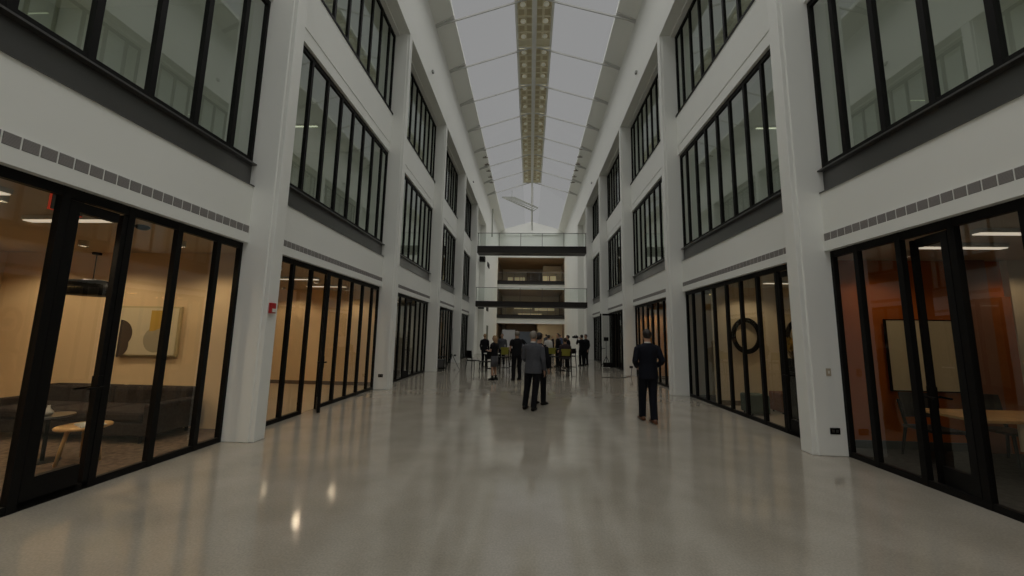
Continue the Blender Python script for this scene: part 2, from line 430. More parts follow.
struct(MB().box(-4.9, 4.9, YGAB, YGAB + 0.5, 3.05, 3.66).build('trim_1', WHITE), 'white band under the lower balcony')
struct(MB().box(-4.9, 4.9, YGAB, YGAB + 0.5, 7.25, 7.83).build('trim_2', WHITE), 'white band under the upper balcony')
BRW = mat('balcony_brown', (0.42, 0.31, 0.20), 0.8, 0.2, noise=0.1)
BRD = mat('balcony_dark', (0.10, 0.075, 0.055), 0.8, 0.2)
q = MB(); q.box(-5, 5, YGAB + 0.4, 54, 11.24, 11.4); q.box(-5, 5, YGAB + 0.5, 54, 7.3, 7.6); q.box(-5, 5, YGAB + 0.5, 54, 3.1, 3.4)
struct(q.build('ceiling_far', BRW), 'brown ceilings behind the far balconies')
q = MB(); q.box(-5, 5, 53, 53.2, 0, 11.3); struct(q.build('wall_far_back', mat('far_beige', (0.42, 0.37, 0.28), 0.8, 0.2)), 'beige back wall behind the far balconies')
q = MB(); q.box(1.6, 4.1, 49, 49.2, 7.6, 11.0); q.box(0.9, 4.1, 47.5, 47.7, 0, 3.1); struct(q.build('partition_beige', mat('far_beige2', (0.36, 0.31, 0.235), 0.8, 0.2)), 'plain beige partitions behind the balconies')
q = MB(); q.box(-0.6, 1.6, 51.6, 51.7, 7.6, 10.6); q.box(-5, -4.1, YGAB, 53, 0, 11); q.box(4.1, 5, YGAB, 53, 0, 11); q.box(-3.4, 0.8, 50, 50.1, 2.2, 3.1)
struct(q.build('partition_dark', BRD), 'dark partitions behind the balconies')
q = MB()
for x in (-3.0, -2.0, -1.2): q.box(x - 0.35, x + 0.35, 52.8, 52.9, 8.4, 10.0)
for x in (2.0, 3.0): q.box(x - 0.4, x + 0.4, 48.9, 48.98, 8.4, 9.6)
q.box(-2.4, 0.2, 52.8, 52.9, 5.4, 6.3); q.box(0.6, 3.4, 52.8, 52.9, 5.2, 5.9); q.box(-1.8, 1.6, 52.8, 52.9, 4.3, 4.75)
struct(q.build('lit_window', mat('warm_window', (0.9, 0.78, 0.5), emit=0.45)), 'warm lit panes on the wall behind the far balconies')
for i, (y, z) in enumerate([(44.945, 11.23), (45.05, 7.29), (45.05, 3.09)]):
    r = MB().box(-3.9, 3.9, -0.03, 0.03, -0.006, 0.008).build('added_slot_light', mat('fill_far', (1.0, 0.82, 0.55), emit=160.0)); r.location = (0, y, z)  # hidden strips added behind the bands to brighten the balcony interiors
    tag(r, 'added warm slot light ' + ('over the upper balcony', 'over the lower balcony', 'under the lower balcony')[i], 'ceiling light')
def balcony(name, ztop, thick, x0, x1, y, dep, label, posts, hh=1.02, phys=True):
    r = empty(name, (0, y, ztop))
    q = MB().box(x0, x1, 0, dep, -thick, 0); q.box(x0, x1, -0.06, 0.0, -thick, -thick + 0.03); q.box(x0, x1, -0.06, 0.0, -0.03, 0)
    q.build('deck', mat('bridge_steel', (0.028, 0.024, 0.021), 0.5, 0.4), r)
    n = posts
    for i in range(n + 1):
        x = x0 + 0.05 + (x1 - x0 - 0.1) * i / n
        MB().box(x - 0.02, x + 0.02, 0.0, 0.03, 0, hh).build('post', mat('post_grey', (0.20, 0.20, 0.19), 0.4, 0.5), r)
        if i < n: MB().quad((x + 0.03, 0.015, 0.05), (x + (x1 - x0 - 0.1) / n - 0.03, 0.015, 0.05), (x + (x1 - x0 - 0.1) / n - 0.03, 0.015, hh - 0.04), (x + 0.03, 0.015, hh - 0.04)).build('railing_glass', GLR, r)
    MB().box(x0, x1, -0.01, 0.04, hh - 0.03, hh + 0.01).build('handrail', mat('rail_grey', (0.30, 0.30, 0.29), 0.4, 0.5), r)
    return struct(r, label)
balcony('bridge', 8.30, 0.52, -P, P, 27.0, 1.0, 'upper black steel bridge with glass railing crossing the hall', 5)
balcony('bridge', 4.12, 0.40, -P - 0.02, P + 0.05, 27.0, 1.0, 'lower black steel bridge with glass railing crossing the hall', 5)
balcony('balcony', 8.27, 0.42, -4.1, 4.1, 44.4, 1.2, 'far upper balcony with black edge and glass railing', 8, 1.05)
balcony('balcony', 4.12, 0.42, -4.1, 4.1, 44.4, 1.2, 'far lower balcony with black edge and glass railing', 8, 1.05)
# slanting white gantry under the skylight and its hangers
GANT = mat('gantry_grey', (0.42, 0.43, 0.38), 0.6)
r = empty('roof_gantry', (0, 33, 0))
MB().bar((-2.82, 0, 14.51), (0.12, 0, 13.14), 0.09).bar((-1.72, 0.6, 14.72), (0.59, 0.6, 13.66), 0.09).build('rails', GANT, r)
q = MB()
for i in range(13):
    t = i / 12; q.bar((-2.82 + 2.94 * t, 0, 14.51 - 1.37 * t), (-1.72 + 2.31 * t, 0.6, 14.72 - 1.06 * t), 0.06)
q.build('rungs', GANT, r)
MB().box(0.0, 0.10, -0.05, 0.05, 11.3, 13.2).build('hanger', GANT, r)
MB().box(-1.9, -1.86, 0.0, 0.04, 14.1, 15.15).build('hanger', GANT, r); MB().box(0.10, 0.13, 0.0, 0.04, 13.1, 15.5).build('hanger', GANT, r)
tag(r, 'slanting pale ladder gantry hung below the far skylight', 'gantry')
tag(MB().box(-4.05, -3.93, 36, 36.12, 11.5, 14.45).build('roof_post', GANT), 'slim pale post under the roof edge left of the gantry', 'post')
# dark boxes and green door on the far left wall
q = MB(); q.box(-P - 0.3, -P + 0.01, 34.25, 35.55, 0, 2.5); 
struct(q.build('door_1', mat('green_grey_door', (0.12, 0.13, 0.09), 0.6, 0.3)), 'grey-green door in the far left wall')
for i, z in enumerate((8.0, 3.85)):
    for j, y in enumerate((33.6, 31.2)):
        o = MB().box(-P - 0.02 - (0.4 if j else 0), -P + 0.06, y, y + (1.4 if not j else 0.5), z, z + 0.42).build('wall_box', BLACK, bevel=0.01)
        tag(o, 'black box on the far left wall, %s one beside the %s bridge' % (('larger', 'smaller')[j], ('upper', 'lower')[i]), 'wall box')

# ------------------------------------------------------------------ rooms behind the glass
def room(s, y0, y1, x1, h, wallm, ceilm, floorm, name, z0=0.0, backm=None, outer=False):
    xi = 4.9 if z0 > 0 or True else 4.66
    xi = 4.665
    q = MB().box(s * 4.66, s * x1, y0, y1, z0 - 0.12 if z0 else -0.1, z0 + 0.004); struct(q.build('floor_' + name, floorm))
    q = MB().box(s * 4.9, s * x1, y0, y1, h, h + 0.12).box(s * 4.63, s * 4.9, y0, y1, h + 0.03, h + 0.12); struct(q.build('ceiling_' + name, ceilm))
    q = MB()
    if outer: q.box(s * x1, s * (x1 + 0.1), y0, y1, z0, z0 + 0.35).box(s * x1, s * (x1 + 0.1), y0, y1, z0 + 2.45, h + 0.1)  # unseen gap added in the outer wall to let daylight in
    else: q.box(s * x1, s * (x1 + 0.1), y0, y1, z0, h + 0.1)
    q.box(s * 4.9, s * x1, y0 - 0.06, y0, z0, h + 0.1)
    struct(q.build('wall_' + name, wallm))
    q = MB().box(s * 4.70, s * x1, y1, y1 + 0.06, z0, h + 0.1); struct(q.build('wall_' + name + '_end', backm or wallm))
strip0 = {}
def strip(x0, x1, y, z, m=LAMPW, w=0.09, place='', ax='x'):
    key = (round(abs(x1 - x0), 2), m.name, ax)
    if key not in strip0:
        r = empty('ceiling_light'); L = abs(x1 - x0) / 2
        if ax == 'x':
            MB().box(-L - 0.01, L + 0.01, -w / 2 - 0.01, w / 2 + 0.01, 0.0, 0.05).build('housing', mat('fixture', (0.6, 0.58, 0.52), 0.5), r)
            MB().box(-L, L, -w / 2, w / 2, -0.012, 0.0).build('diffuser', m, r)
        strip0[key] = r
    else: r = copy_tree(strip0[key])
    r.location = ((x0 + x1) / 2, y, z)
    tag(r, place, 'ceiling light', 'linear ceiling lights in the rooms')
    return r
HC1 = 2.99
CAN_W = mat('can_paint', (0.55, 0.48, 0.36), 0.7)
can0 = []
def fill_cans(s, xs, ys, watts, colour, room_name):
    """can lights added to brighten the rooms, with a wide spot lamp up inside each"""
    ld = bpy.data.lights.new('added_downlight_' + room_name, 'SPOT'); ld.energy = watts; ld.color = colour; ld.spot_size = math.radians(150); ld.spot_blend = 0.5; ld.shadow_soft_size = 0.04
    n = 0; where = ['first', 'second', 'third', 'fourth', 'fifth', 'sixth', 'seventh', 'eighth', 'ninth']
    for y in ys:
        for x in xs:
            if not can0:
                r = empty('added_downlight'); q = MB()
                k = 20; pr = [(0.055, -0.09), (0.06, -0.09), (0.06, 0.0), (0.0005, 0.0)]; q.rings([(Vector((0, 0, z)), (rr, 0, 0), (0, rr, 0)) for rr, z in pr], k, cap=False)
                q.build('can', CAN_W, r, smooth=False)
                MB().rings([(Vector((0, 0, z)), (rr, 0, 0), (0, rr, 0)) for rr, z in ((0.0545, -0.0895), (0.054, -0.01), (0.0005, -0.01))], k, cap=False).build('baffle', BLACK, r); can0.append(r)
            else: r = copy_tree(can0[0])
            r.location = (s * x, y, HC1)
            lo = bpy.data.objects.new('fill_spot', ld); COL.objects.link(lo); lo.location = (s * x, y, HC1 - 0.075)  # spot lamp added up inside to fill the room with light
            tag(r, 'added can light on the %s ceiling, %s from camera and glass' % (room_name, where[n]), 'added_downlight', 'added can lights on the %s ceiling' % room_name); n += 1
WARM = (1.0, 0.80, 0.54)
fill_cans(-1, (5.4, 7.0, 8.6), (1.2, 3.3, 5.25), 135, WARM, 'left lounge')
fill_cans(-1, (5.6, 7.6, 9.4), (7.2, 9.2, 10.8), 80, WARM, 'open-door room')
fill_cans(-1, (5.6, 7.4), (12.6, 15.2), 35, (1.0, 0.85, 0.65), 'third left room')
fill_cans(1, (5.5, 7.6), (1.2, 3.4, 5.6), 32, (1.0, 0.78, 0.52), 'right studio')
fill_cans(1, (5.5, 7.6), (7.2, 9.1), 60, (1.0, 0.8, 0.52), 'ring room')
fill_cans(1, (5.4, 7.2), (12.4, 14.2, 16.0), 60, (1.0, 0.6, 0.24), 'amber room')
# left lounge
room(-1, -1.0, 6.12, 9.6, HC1, TANW, TANC, CARP, 'lounge', backm=TANW)
rows = ['nearest', 'second nearest', 'middle', 'fourth', 'farthest']
for i, (xa, xb, y) in enumerate([(-6.2, -5.08, 4.06), (-6.3, -5.15, 3.17), (-6.3, -5.15, 1.9), (-8.8, -7.65, 4.06), (-8.8, -7.65, 2.2)]):  # last three are unseen strips added for more lounge light
    strip(xa, xb, y, HC1 - 0.055, LAMPW, place=['thin white ceiling light over the lounge table, beyond the exit sign', 'thin white ceiling light at the left picture edge in the lounge', 'added lounge ceiling light nearest the camera beside the glass', 'added lounge ceiling light deep in the room over the sofa end', 'added lounge ceiling light deep in the room toward the camera'][i])
# left open room
room(-1, 6.25, 11.5, 10.5, HC1, TANW, TANC, mat('beige_floor', (0.42, 0.34, 0.23), 0.35, 0.4), 'meeting')
struct(MB().box(-10.4, -4.75, 11.46, 11.5, 0, 0.11).build('baseboard_meeting', mat('base_brown', (0.14, 0.10, 0.07), 0.6)))
for i, (x, y) in enumerate([(-5.9, 7.4), (-5.9, 8.8), (-5.9, 10.2), (-8.2, 7.4), (-8.2, 9.6)]):  # the deep pair is added for more light in this room
    strip(x - 0.57, x + 0.57, y, HC1 - 0.055, LAMPW, place='open-door room ceiling light, ' + ['nearest the camera by the glass', 'second back by the glass', 'farthest back by the glass', 'added deep in the room toward the camera', 'added deep in the room toward its end wall'][i])
# left third to fifth
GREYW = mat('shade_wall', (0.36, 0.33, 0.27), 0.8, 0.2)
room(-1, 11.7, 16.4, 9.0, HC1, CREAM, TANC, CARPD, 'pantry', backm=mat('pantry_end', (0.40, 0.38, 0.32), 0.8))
strip(-6.6, -5.46, 13.2, HC1 - 0.055, LAMPW, place='ceiling light in the third room on the left'); strip(-6.6, -5.46, 15.0, HC1 - 0.055, LAMPW, place='ceiling light at the far end of the third room on the left')
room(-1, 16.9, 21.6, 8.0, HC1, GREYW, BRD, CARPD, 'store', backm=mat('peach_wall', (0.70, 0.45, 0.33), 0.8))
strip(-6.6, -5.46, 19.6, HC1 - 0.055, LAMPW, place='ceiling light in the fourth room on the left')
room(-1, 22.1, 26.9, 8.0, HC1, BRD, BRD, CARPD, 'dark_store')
# right rooms
room(1, -1.0, 6.27, 9.6, HC1, ROSE, TANC, CARPD, 'studio', backm=ORANGE)
struct(MB().box(4.75, 9.6, 6.23, 6.27, 0, 0.12).build('baseboard_studio', mat('base_dark', (0.045, 0.05, 0.045), 0.6)))
struct(MB().box(6.88, 7.30, 6.19, 6.27, 0, 2.99).build('wall_studio_rose', ROSE), 'rose wall strip between board and door')
struct(MB().box(7.30, 7.62, 6.2, 6.27, 0, 2.4).build('door_2', DWOOD), 'orange wood door leaf beside the cream board')
struct(MB().box(7.62, 9.6, 6.18, 6.27, 0, 2.99).build('wall_studio_panel', CREAM), 'cream wall panel right of the rust wall')
for i, (xa, xb, y) in enumerate([(5.2, 6.34, 5.15), (5.2, 6.34, 4.45), (5.2, 6.34, 3.0), (7.8, 8.94, 5.15), (7.8, 8.94, 3.6)]):  # all after the first two are unseen strips added to light the studio
    strip(xa, xb, y, HC1 - 0.055, LAMPS, place=['slim ceiling light nearest the rust wall in the right studio', 'slim ceiling light second from the rust wall in the right studio', 'added studio ceiling light nearest the camera beside the glass', 'added studio ceiling light deep in the room by the rust wall', 'added studio ceiling light deep in the room over the table end'][i])
room(1, 6.45, 9.76, 9.5, HC1, CREAM, mat('cream_ceiling', (0.5, 0.46, 0.36), 0.8), mat('stone_floor', (0.40, 0.34, 0.26), 0.35, 0.4), 'gallery')
struct(MB().box(4.72, 9.5, 9.72, 9.76, 0, 0.12).build('baseboard_gallery', mat('base_brown', (0.14, 0.10, 0.07), 0.6)))
for i, (x, y) in enumerate([(5.9, 7.4), (5.9, 8.6), (8.2, 8.0)]): strip(x - 0.57, x + 0.57, y, HC1 - 0.055, LAMPM, place='ceiling light in the room with the black rings, ' + ['nearest the camera', 'nearest the rings', 'deepest in the room'][i])
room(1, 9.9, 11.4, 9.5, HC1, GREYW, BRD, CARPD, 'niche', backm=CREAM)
strip(5.2, 6.34, 10.9, HC1 - 0.055, LAMPA, place='warm ceiling light in the dark niche behind the right glazing')
AMB = mat('amber_wall', (0.62, 0.36, 0.12), 0.7)
room(1, 11.7, 16.6, 9.0, HC1, AMB, mat('brown_ceiling', (0.2, 0.13, 0.08), 0.7), CARPD, 'cafe', backm=AMB)
for i, y in enumerate((12.8, 14.6)): strip(5.4, 6.54, y, HC1 - 0.055, LAMPA, place='warm ceiling light in the amber room, ' + ['nearer the camera', 'farther back'][i])
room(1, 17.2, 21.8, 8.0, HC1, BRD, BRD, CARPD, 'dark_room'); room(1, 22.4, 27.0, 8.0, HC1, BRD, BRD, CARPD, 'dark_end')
# upper storeys
for s in (-1, 1):
    for k in range(5):
        y1 = ZA[s] + PER * k + 0.1; y0 = y1 - PER + 0.07
        for lv, (a, b) in enumerate(((4.2, T2 + 0.06), (8.5, T3 + 0.05))):
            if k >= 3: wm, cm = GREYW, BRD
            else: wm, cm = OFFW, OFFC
            room(s, y0, y1 - 0.06, 8.6, b, wm, cm, OFFF, 'office', z0=a, outer=k < 3)
            if k < 3:
                for i, dy in enumerate((1.3, 3.6)):
                    strip(s * 6.6 - 0.6, s * 6.6 + 0.6, y0 + dy, b - 0.055, LAMPC, w=0.045, place='%s %s end light, %s bay, behind the %s glazing' % (STOR[lv + 1], ('near', 'far')[i], ORD[k], SIDE[s]))

# ================================================================== things in the rooms
def softbox(q, x0, x1, y0, y1, z0, z1): return q.box(x0, x1, y0, y1, z0, z1)
# sofa in the left lounge
r = empty('sofa', (-6.78, 5.62, 0))
MB().box(-1.25, 1.25, -0.42, 0.42, 0.10, 0.30).build('base', SOFA, r, bevel=0.03)
for i in range(3): MB().box(-1.22 + i * 0.815, -1.22 + i * 0.815 + 0.80, -0.44, 0.22, 0.30, 0.45).build('seat_cushion', SOFA, r, bevel=0.045)
for i in range(2): MB().box(-1.24 + i * 1.245, -1.24 + i * 1.245 + 1.235, 0.18, 0.42, 0.30, 0.71).build('backrest', SOFA, r, bevel=0.05)
for x in (-1.31, 1.19): MB().box(x, x + 0.12, -0.42, 0.42, 0.10, 0.56).build('armrest', SOFA, r, bevel=0.03)
for x in (-1.15, 1.15):
    for y in (-0.36, 0.36): MB().lathe([(0.02, 0), (0.025, 0.10)], (x, y, 0), 10).build('leg', BLACK, r)
tag(r, 'long charcoal fabric sofa against the tan wall in the left lounge', 'sofa')
# armchair left of the sofa
r = empty('armchair', (-8.45, 4.75, 0), 0.5)
MB().box(-0.42, 0.42, -0.40, 0.38, 0.10, 0.42).build('seat', SOFA, r, bevel=0.06)
q = MB(); 
for i in range(13):
    a = math.radians(-20 + 220 * i / 12); b = math.radians(-20 + 220 * (i + 1) / 12)
    if i < 12: q.bar((0.43 * math.cos(a), 0.40 * math.sin(a) , 0.42), (0.43 * math.cos(b), 0.40 * math.sin(b), 0.42), 0.11, 0.58)
q.build('curved_back', SOFA, r, bevel=0.02)
for x in (-0.3, 0.3):
    for y in (-0.3, 0.3): MB().lathe([(0.015, 0), (0.02, 0.11)], (x, y, 0), 8).build('leg', BLACK, r)
tag(r, 'rounded charcoal armchair left of the long sofa in the left lounge', 'armchair')
# round wooden coffee table with white magazine
r = empty('coffee_table', (-5.58, 4.5, 0))
MB().lathe([(0.23, 0.405), (0.25, 0.412), (0.255, 0.428), (0.245, 0.44)], (0, 0, 0), 32).build('tabletop', WOOD, r, smooth=False)
for a in (0.3, 2.4, 4.5):
    MB().tube([(0.14 * math.cos(a), 0.14 * math.sin(a), 0.41), (0.21 * math.cos(a), 0.21 * math.sin(a), 0)], [0.024, 0.015], 10).build('leg', WOOD, r, smooth=True)
tag(r, 'round light wood coffee table on splayed legs in front of the sofa', 'coffee table')
r = MB().box(-0.11, 0.11, -0.15, 0.15, 0, 0.012).box(-0.108, 0.0, -0.148, 0.148, 0.012, 0.018).build('magazine', PAPER, bevel=0.002); r.location = (-5.50, 4.5, 0.441); r.rotation_euler = (0, 0, 1.1)
tag(r, 'white magazine lying on the round wood coffee table', 'magazine')
r = empty('side_table', (-6.0, 4.45, 0))
MB().lathe([(0.20, 0.53), (0.225, 0.54), (0.22, 0.555)], (0, 0, 0), 28).build('tabletop', SPAN, r)
MB().lathe([(0.02, 0.012), (0.02, 0.53)], (0, 0, 0), 12).build('pole', BLACK, r); MB().lathe([(0.16, 0), (0.16, 0.012)], (0, 0, 0), 24).build('base', BLACK, r)
tag(r, 'small dark round side table left of the wood coffee table', 'side table')
r = MB().lathe([(0.02, 0), (0.045, 0.01), (0.05, 0.04), (0.02, 0.08), (0.012, 0.11), (0.016, 0.12)], (0, 0, 0), 16).build('vase', PAPER, smooth=True); r.location = (-6.0, 4.43, 0.556)
tag(r, 'small white vase standing on the dark side table', 'vase')
# framed artwork: plain abstract shapes
r = empty('framed_picture', (-6.62, 6.08, 1.60))
MB().box(-0.56, 0.56, -0.02, 0.02, -0.43, 0.43).box(-0.54, 0.54, -0.03, -0.02, -0.41, 0.41).build('frame', mat('pale_gold', (0.55, 0.45, 0.25), 0.5), r)
MB().box(-0.53, 0.53, -0.034, -0.028, -0.40, 0.40).build('canvas', mat('canvas_cream', (0.70, 0.60, 0.40), 0.8), r)
def disc(q, cx, cz, rr, a0, a1, y):
    n = 20; pts = [(cx + rr * math.cos(a0 + (a1 - a0) * i / n), y, cz + rr * math.sin(a0 + (a1 - a0) * i / n)) for i in range(n + 1)]
    pts.append((cx, y, cz)); q.add(pts, [tuple(range(n + 2))]); return q
disc(MB(), 0.17, -0.14, 0.22, 0, PI * 1.98, -0.036).build('painted_grey_shape', mat('art_grey', (0.42, 0.36, 0.24), 0.8), r)
q = disc(MB(), 0.04, 0.36, 0.36, -PI / 2, 0, -0.037); q.build('painted_yellow_shape', mat('art_yellow', (0.55, 0.34, 0.06), 0.8), r)
q = disc(MB(), -0.50, -0.05, 0.24, -PI / 2, PI / 2, -0.036); disc(q, -0.50, -0.25, 0.2, -PI/2, PI / 2, -0.037); q.build('painted_dark_shape', mat('art_dark', (0.06, 0.045, 0.035), 0.8), r)
tag(r, 'framed abstract picture with grey disc and mustard quarter above the sofa', 'picture')
# pendant
r = empty('pendant_lamp', (-6.17, 4.8, 2.09))
MB().lathe([(0.29, 0.0), (0.305, 0.02), (0.30, 0.11), (0.25, 0.19), (0.10, 0.22), (0.03, 0.23)], (0, 0, 0), 32).build('lamp_shade', BLACK, r, smooth=True)
MB().lathe([(0.006, 0.19), (0.006, 0.60)], (0, 0, 0), 8).build('cord', BLACK, r)
MB().lathe([(0.05, 0.58), (0.05, 0.61)], (0, 0, 0), 12).build('ceiling_rose', BLACK, r)
tag(r, 'large black dome pendant lamp hanging over the lounge tables', 'pendant lamp')
r = MB().lathe([(0.07, -0.0), (0.08, -0.02), (0.05, -0.05), (0.02, -0.055)], (0, 0, 0), 18).build('smoke_detector', BLACK, smooth=True); r.location = (-5.15, 4.45, 2.99)
tag(r, 'small dark smoke detector on the lounge ceiling', 'smoke detector')
r = empty('exit_sign', (-4.80, 3.40, 2.885))
MB().box(-0.02, 0.02, -0.13, 0.13, -0.075, 0.075).build('panel', mat('sign_grey', (0.12, 0.12, 0.12), 0.5), r, bevel=0.004)
q = MB(); 
for a, b in (((-0.03, -0.165, -0.115), (-0.03, 0.165, -0.105)),): q.box(-0.015, 0.015, -0.135, 0.135, -0.08, -0.075)
q.box(-0.006, 0.012, -0.138, -0.13, -0.078, 0.078); q.build('lit_edge', mat('exit_red', (1.0, 0.10, 0.05), emit=0.7), r)
MB().box(-0.01, 0.01, -0.05, 0.05, 0.075, 0.105).build('bracket', BLACK, r)
tag(r, 'edge-lit exit sign with red rim hanging from the lounge ceiling', 'exit sign')

# right studio
r = empty('presentation_board', (6.24, 6.22, 1.45))
MB().box(-0.57, 0.57, -0.03, 0.0, -0.55, 0.55).build('board', BOARD, r); 
MB().box(-0.585, -0.565, -0.035, 0.0, -0.56, 0.56).box(-0.585, 0.585, -0.035, 0.0, -0.565, -0.548).box(-0.585, 0.585, -0.035, 0.0, 0.548, 0.565).box(0.565, 0.585, -0.035, 0, -0.56, 0.56).build('rim', BLACK, r)
tag(r, 'large cream board mounted on the rust-coloured wall', 'board')
def table(name, loc, lx, ly, h, top, label, cat='table', panel=None):
    r = empty(name, loc)
    MB().box(-lx / 2, lx / 2, -ly / 2, ly / 2, h - 0.035, h).build('tabletop', top, r, bevel=0.004)
    for x in (-lx / 2 + 0.04, lx / 2 - 0.04):
        for y in (-ly / 2 + 0.04, ly / 2 - 0.04): MB().box(x - 0.02, x + 0.02, y - 0.02, y + 0.02, 0, h - 0.035).build('leg', BLACK, r)
    if panel: MB().box(-lx / 2 + 0.5, lx / 2 - 0.06, -ly / 2 + 0.05, -ly / 2 + 0.07, h - 0.36, h - 0.04).build('modesty_panel', panel, r)
    return tag(r, label, cat)
table('work_table', (6.35, 5.15, 0), 2.1, 0.75, 0.75, WOOD, 'light wood topped work table in front of the rust wall', panel=CREAM)
def chair(name, loc, rz, label, cm, seat_h=0.45, total=0.9, w=0.46, lm=BLACK, cat='chair', group=None, shell=True, cm2=None):
    r = empty(name, loc, rz); hw = w / 2
    MB().box(-hw, hw, -hw, hw, seat_h - 0.04, seat_h).build('seat', cm2 or cm, r, bevel=0.015)
    q = MB(); rows_ = []
    for j in range(4):
        z = seat_h + 0.10 + (total - seat_h - 0.10) * j / 3; yy = -hw - 0.01 - 0.05 * j / 3
        rows_.append([(hw * math.sin(t) * 0.98, yy + 0.06 * (1 - math.cos(t * 1.1)), z) for t in [(-1 + 2 * i / 6) * 1.15 for i in range(7)]])
    vs = [p for rr in rows_ for p in rr] + [(p[0], p[1] - 0.02, p[2]) for rr in rows_ for p in rr]; fs = []
    for j in range(3):
        for i in range(6):
            a = j * 7 + i; fs.append((a, a + 1, a + 8, a + 7)); fs.append((a + 28, a + 35, a + 36, a + 29))
    for i in range(6): fs += [(i, i + 28, i + 29, i + 1), (21 + i, 22 + i, 50 + i, 49 + i)]
    for j in range(3): fs += [(j * 7, j * 7 + 7, j * 7 + 35, j * 7 + 28), (j * 7 + 6, j * 7 + 34, j * 7 + 41, j * 7 + 13)]
    q.add(vs, fs).build('backrest', cm, r, smooth=False)
    for sx in (-1, 1):
        MB().tube([(sx * (hw - 0.03), hw - 0.03, seat_h - 0.03), (sx * (hw + 0.01), hw + 0.02, 0)], [0.02, 0.016], 8).build('leg', lm, r)
        MB().tube([(sx * (hw - 0.03), -hw - 0.05, total - 0.1), (sx * (hw - 0.03), -hw + 0.03, seat_h), (sx * (hw + 0.01), -hw - 0.03, 0)], [0.018, 0.02, 0.016], 8).build('leg', lm, r)
    if seat_h > 0.55:
        z = 0.22; q = MB()
        for a, b in (((-hw, hw, z), (hw, hw, z)), ((-hw, -hw, z), (hw, -hw, z)), ((-hw, -hw, z), (-hw, hw, z)), ((hw, -hw, z), (hw, hw, z))): q.bar(a, b, 0.016)
        q.build('foot_ring', lm, r)
    return tag(r, label, cat, group)
SLATE = mat('slate_plastic', (0.03, 0.03, 0.028), 0.5, 0.4)
chair('office_chair', (5.75, 5.72, 0), PI, 'dark grey chair behind the work table, nearer the cream board', SLATE)
chair('office_chair', (6.75, 5.72, 0), PI, 'dark grey chair behind the work table, farther right', SLATE)

# gallery room: rings, ottomans, plant
for i, x in enumerate((5.52, 6.85)):
    q = MB(); n = 40; pts = []
    for a in range(n): 
        t0 = 2 * PI * a / n; t1 = 2 * PI * (a + 1) / n
        for tt in ((t0, t1),):
            ri, ro = 0.34, 0.455
            q.add([(ri * math.cos(t0), -0.05, ri * math.sin(t0)), (ro * math.cos(t0), -0.05, ro * math.sin(t0)), (ro * math.cos(t1), -0.05, ro * math.sin(t1)), (ri * math.cos(t1), -0.05, ri * math.sin(t1)),
                   (ri * math.cos(t0), 0, ri * math.sin(t0)), (ro * math.cos(t0), 0, ro * math.sin(t0)), (ro * math.cos(t1), 0, ro * math.sin(t1)), (ri * math.cos(t1), 0, ri * math.sin(t1))],
                  [(0, 1, 2, 3), (7, 6, 5, 4), (0, 3, 7, 4), (1, 5, 6, 2)])
    r = q.build('wall_ring', BLACK); r.location = (x - 0.05, 9.70, 1.74); r.scale = (0.8, 1, 1)
    tag(r, ('whole black ring hung on the cream wall behind the right glazing', 'black ring on the cream wall, half hidden by the white pier')[i], 'wall ring')
def ottoman(loc, sx, sy, h, m_, label):
    r = empty('ottoman', loc)
    MB().box(-sx / 2, sx / 2, -sy / 2, sy / 2, 0.04, h).build('cushion', m_, r, bevel=0.03)
    for x in (-1, 1):
        for y in (-1, 1): MB().lathe([(0.018, 0), (0.018, 0.045)], (x * (sx / 2 - 0.06), y * (sy / 2 - 0.06), 0), 8).build('foot', BLACK, r)
    tag(r, label, 'ottoman')
ottoman((5.02, 8.72, 0), 0.42, 0.42, 0.44, mat('green_fabric', (0.075, 0.10, 0.075), 0.9, noise=0.1, scale=20), 'square green-grey ottoman behind the right glazing')
ottoman((5.85, 8.95, 0), 0.5, 0.45, 0.46, mat('rose_fabric', (0.22, 0.09, 0.055), 0.9, noise=0.1, scale=20), 'reddish brown ottoman nearer the pier behind the right glazing')
def plant(loc, label, leaf, n=60, rad=0.22, zc=0.55, seed=1, pot=None, sc=1.0):
    random.seed(seed); r = empty('potted_plant', loc)
    MB().lathe([(0.10, 0), (0.15, 0.02), (0.17, 0.28), (0.15, 0.28), (0.14, 0.25), (0.02, 0.25)], (0, 0, 0), 20).build('pot', pot or SLATE, r, smooth=False)
    st = MB(); lf = MB()
    for i in range(n):
        a = random.uniform(0, 2 * PI); e = random.uniform(0.1, 1.4); d = Vector((math.cos(a) * math.cos(e), math.sin(a) * math.cos(e), math.sin(e)))
        c = Vector((0, 0, zc)) + d * rad * random.uniform(0.5, 1.1)
        if i % 5 == 0: st.tube([(0, 0, 0.24), (c.x * 0.4, c.y * 0.4, zc * 0.7), c], 0.006, 5)
        t = Vector((random.uniform(-1, 1), random.uniform(-1, 1), random.uniform(-.3, 1))).normalized(); w_ = t.cross(d).normalized() * 0.035; t = t * 0.09
        lf.add([c - t, c + w_ - d * 0.01, c + t, c - w_ - d * 0.01], [(0, 1, 2, 3)])
    st.build('stem', mat('stem_brown', (0.12, 0.08, 0.03), 0.8), r); lf.build('foliage', leaf, r)
    return tag(r, label, 'plant')
YEL = mat('yellow_leaf', (0.42, 0.24, 0.03), 0.6, noise=0.3, scale=20)
r = empty('plinth', (5.62, 8.2, 0)); MB().box(-0.17, 0.17, -0.17, 0.17, 0, 0.06).build('base', BLACK, r); MB().box(-0.14, 0.14, -0.14, 0.14, 0.06, 0.98).build('column', SLATE, r, bevel=0.01)
tag(r, 'dark square plinth under the yellow plant behind the right glazing', 'plinth')
plant((5.62, 8.2, 0.98), 'bushy yellow-leaved plant in a dark pot on the plinth', YEL, n=110, rad=0.26, zc=0.45, seed=3)

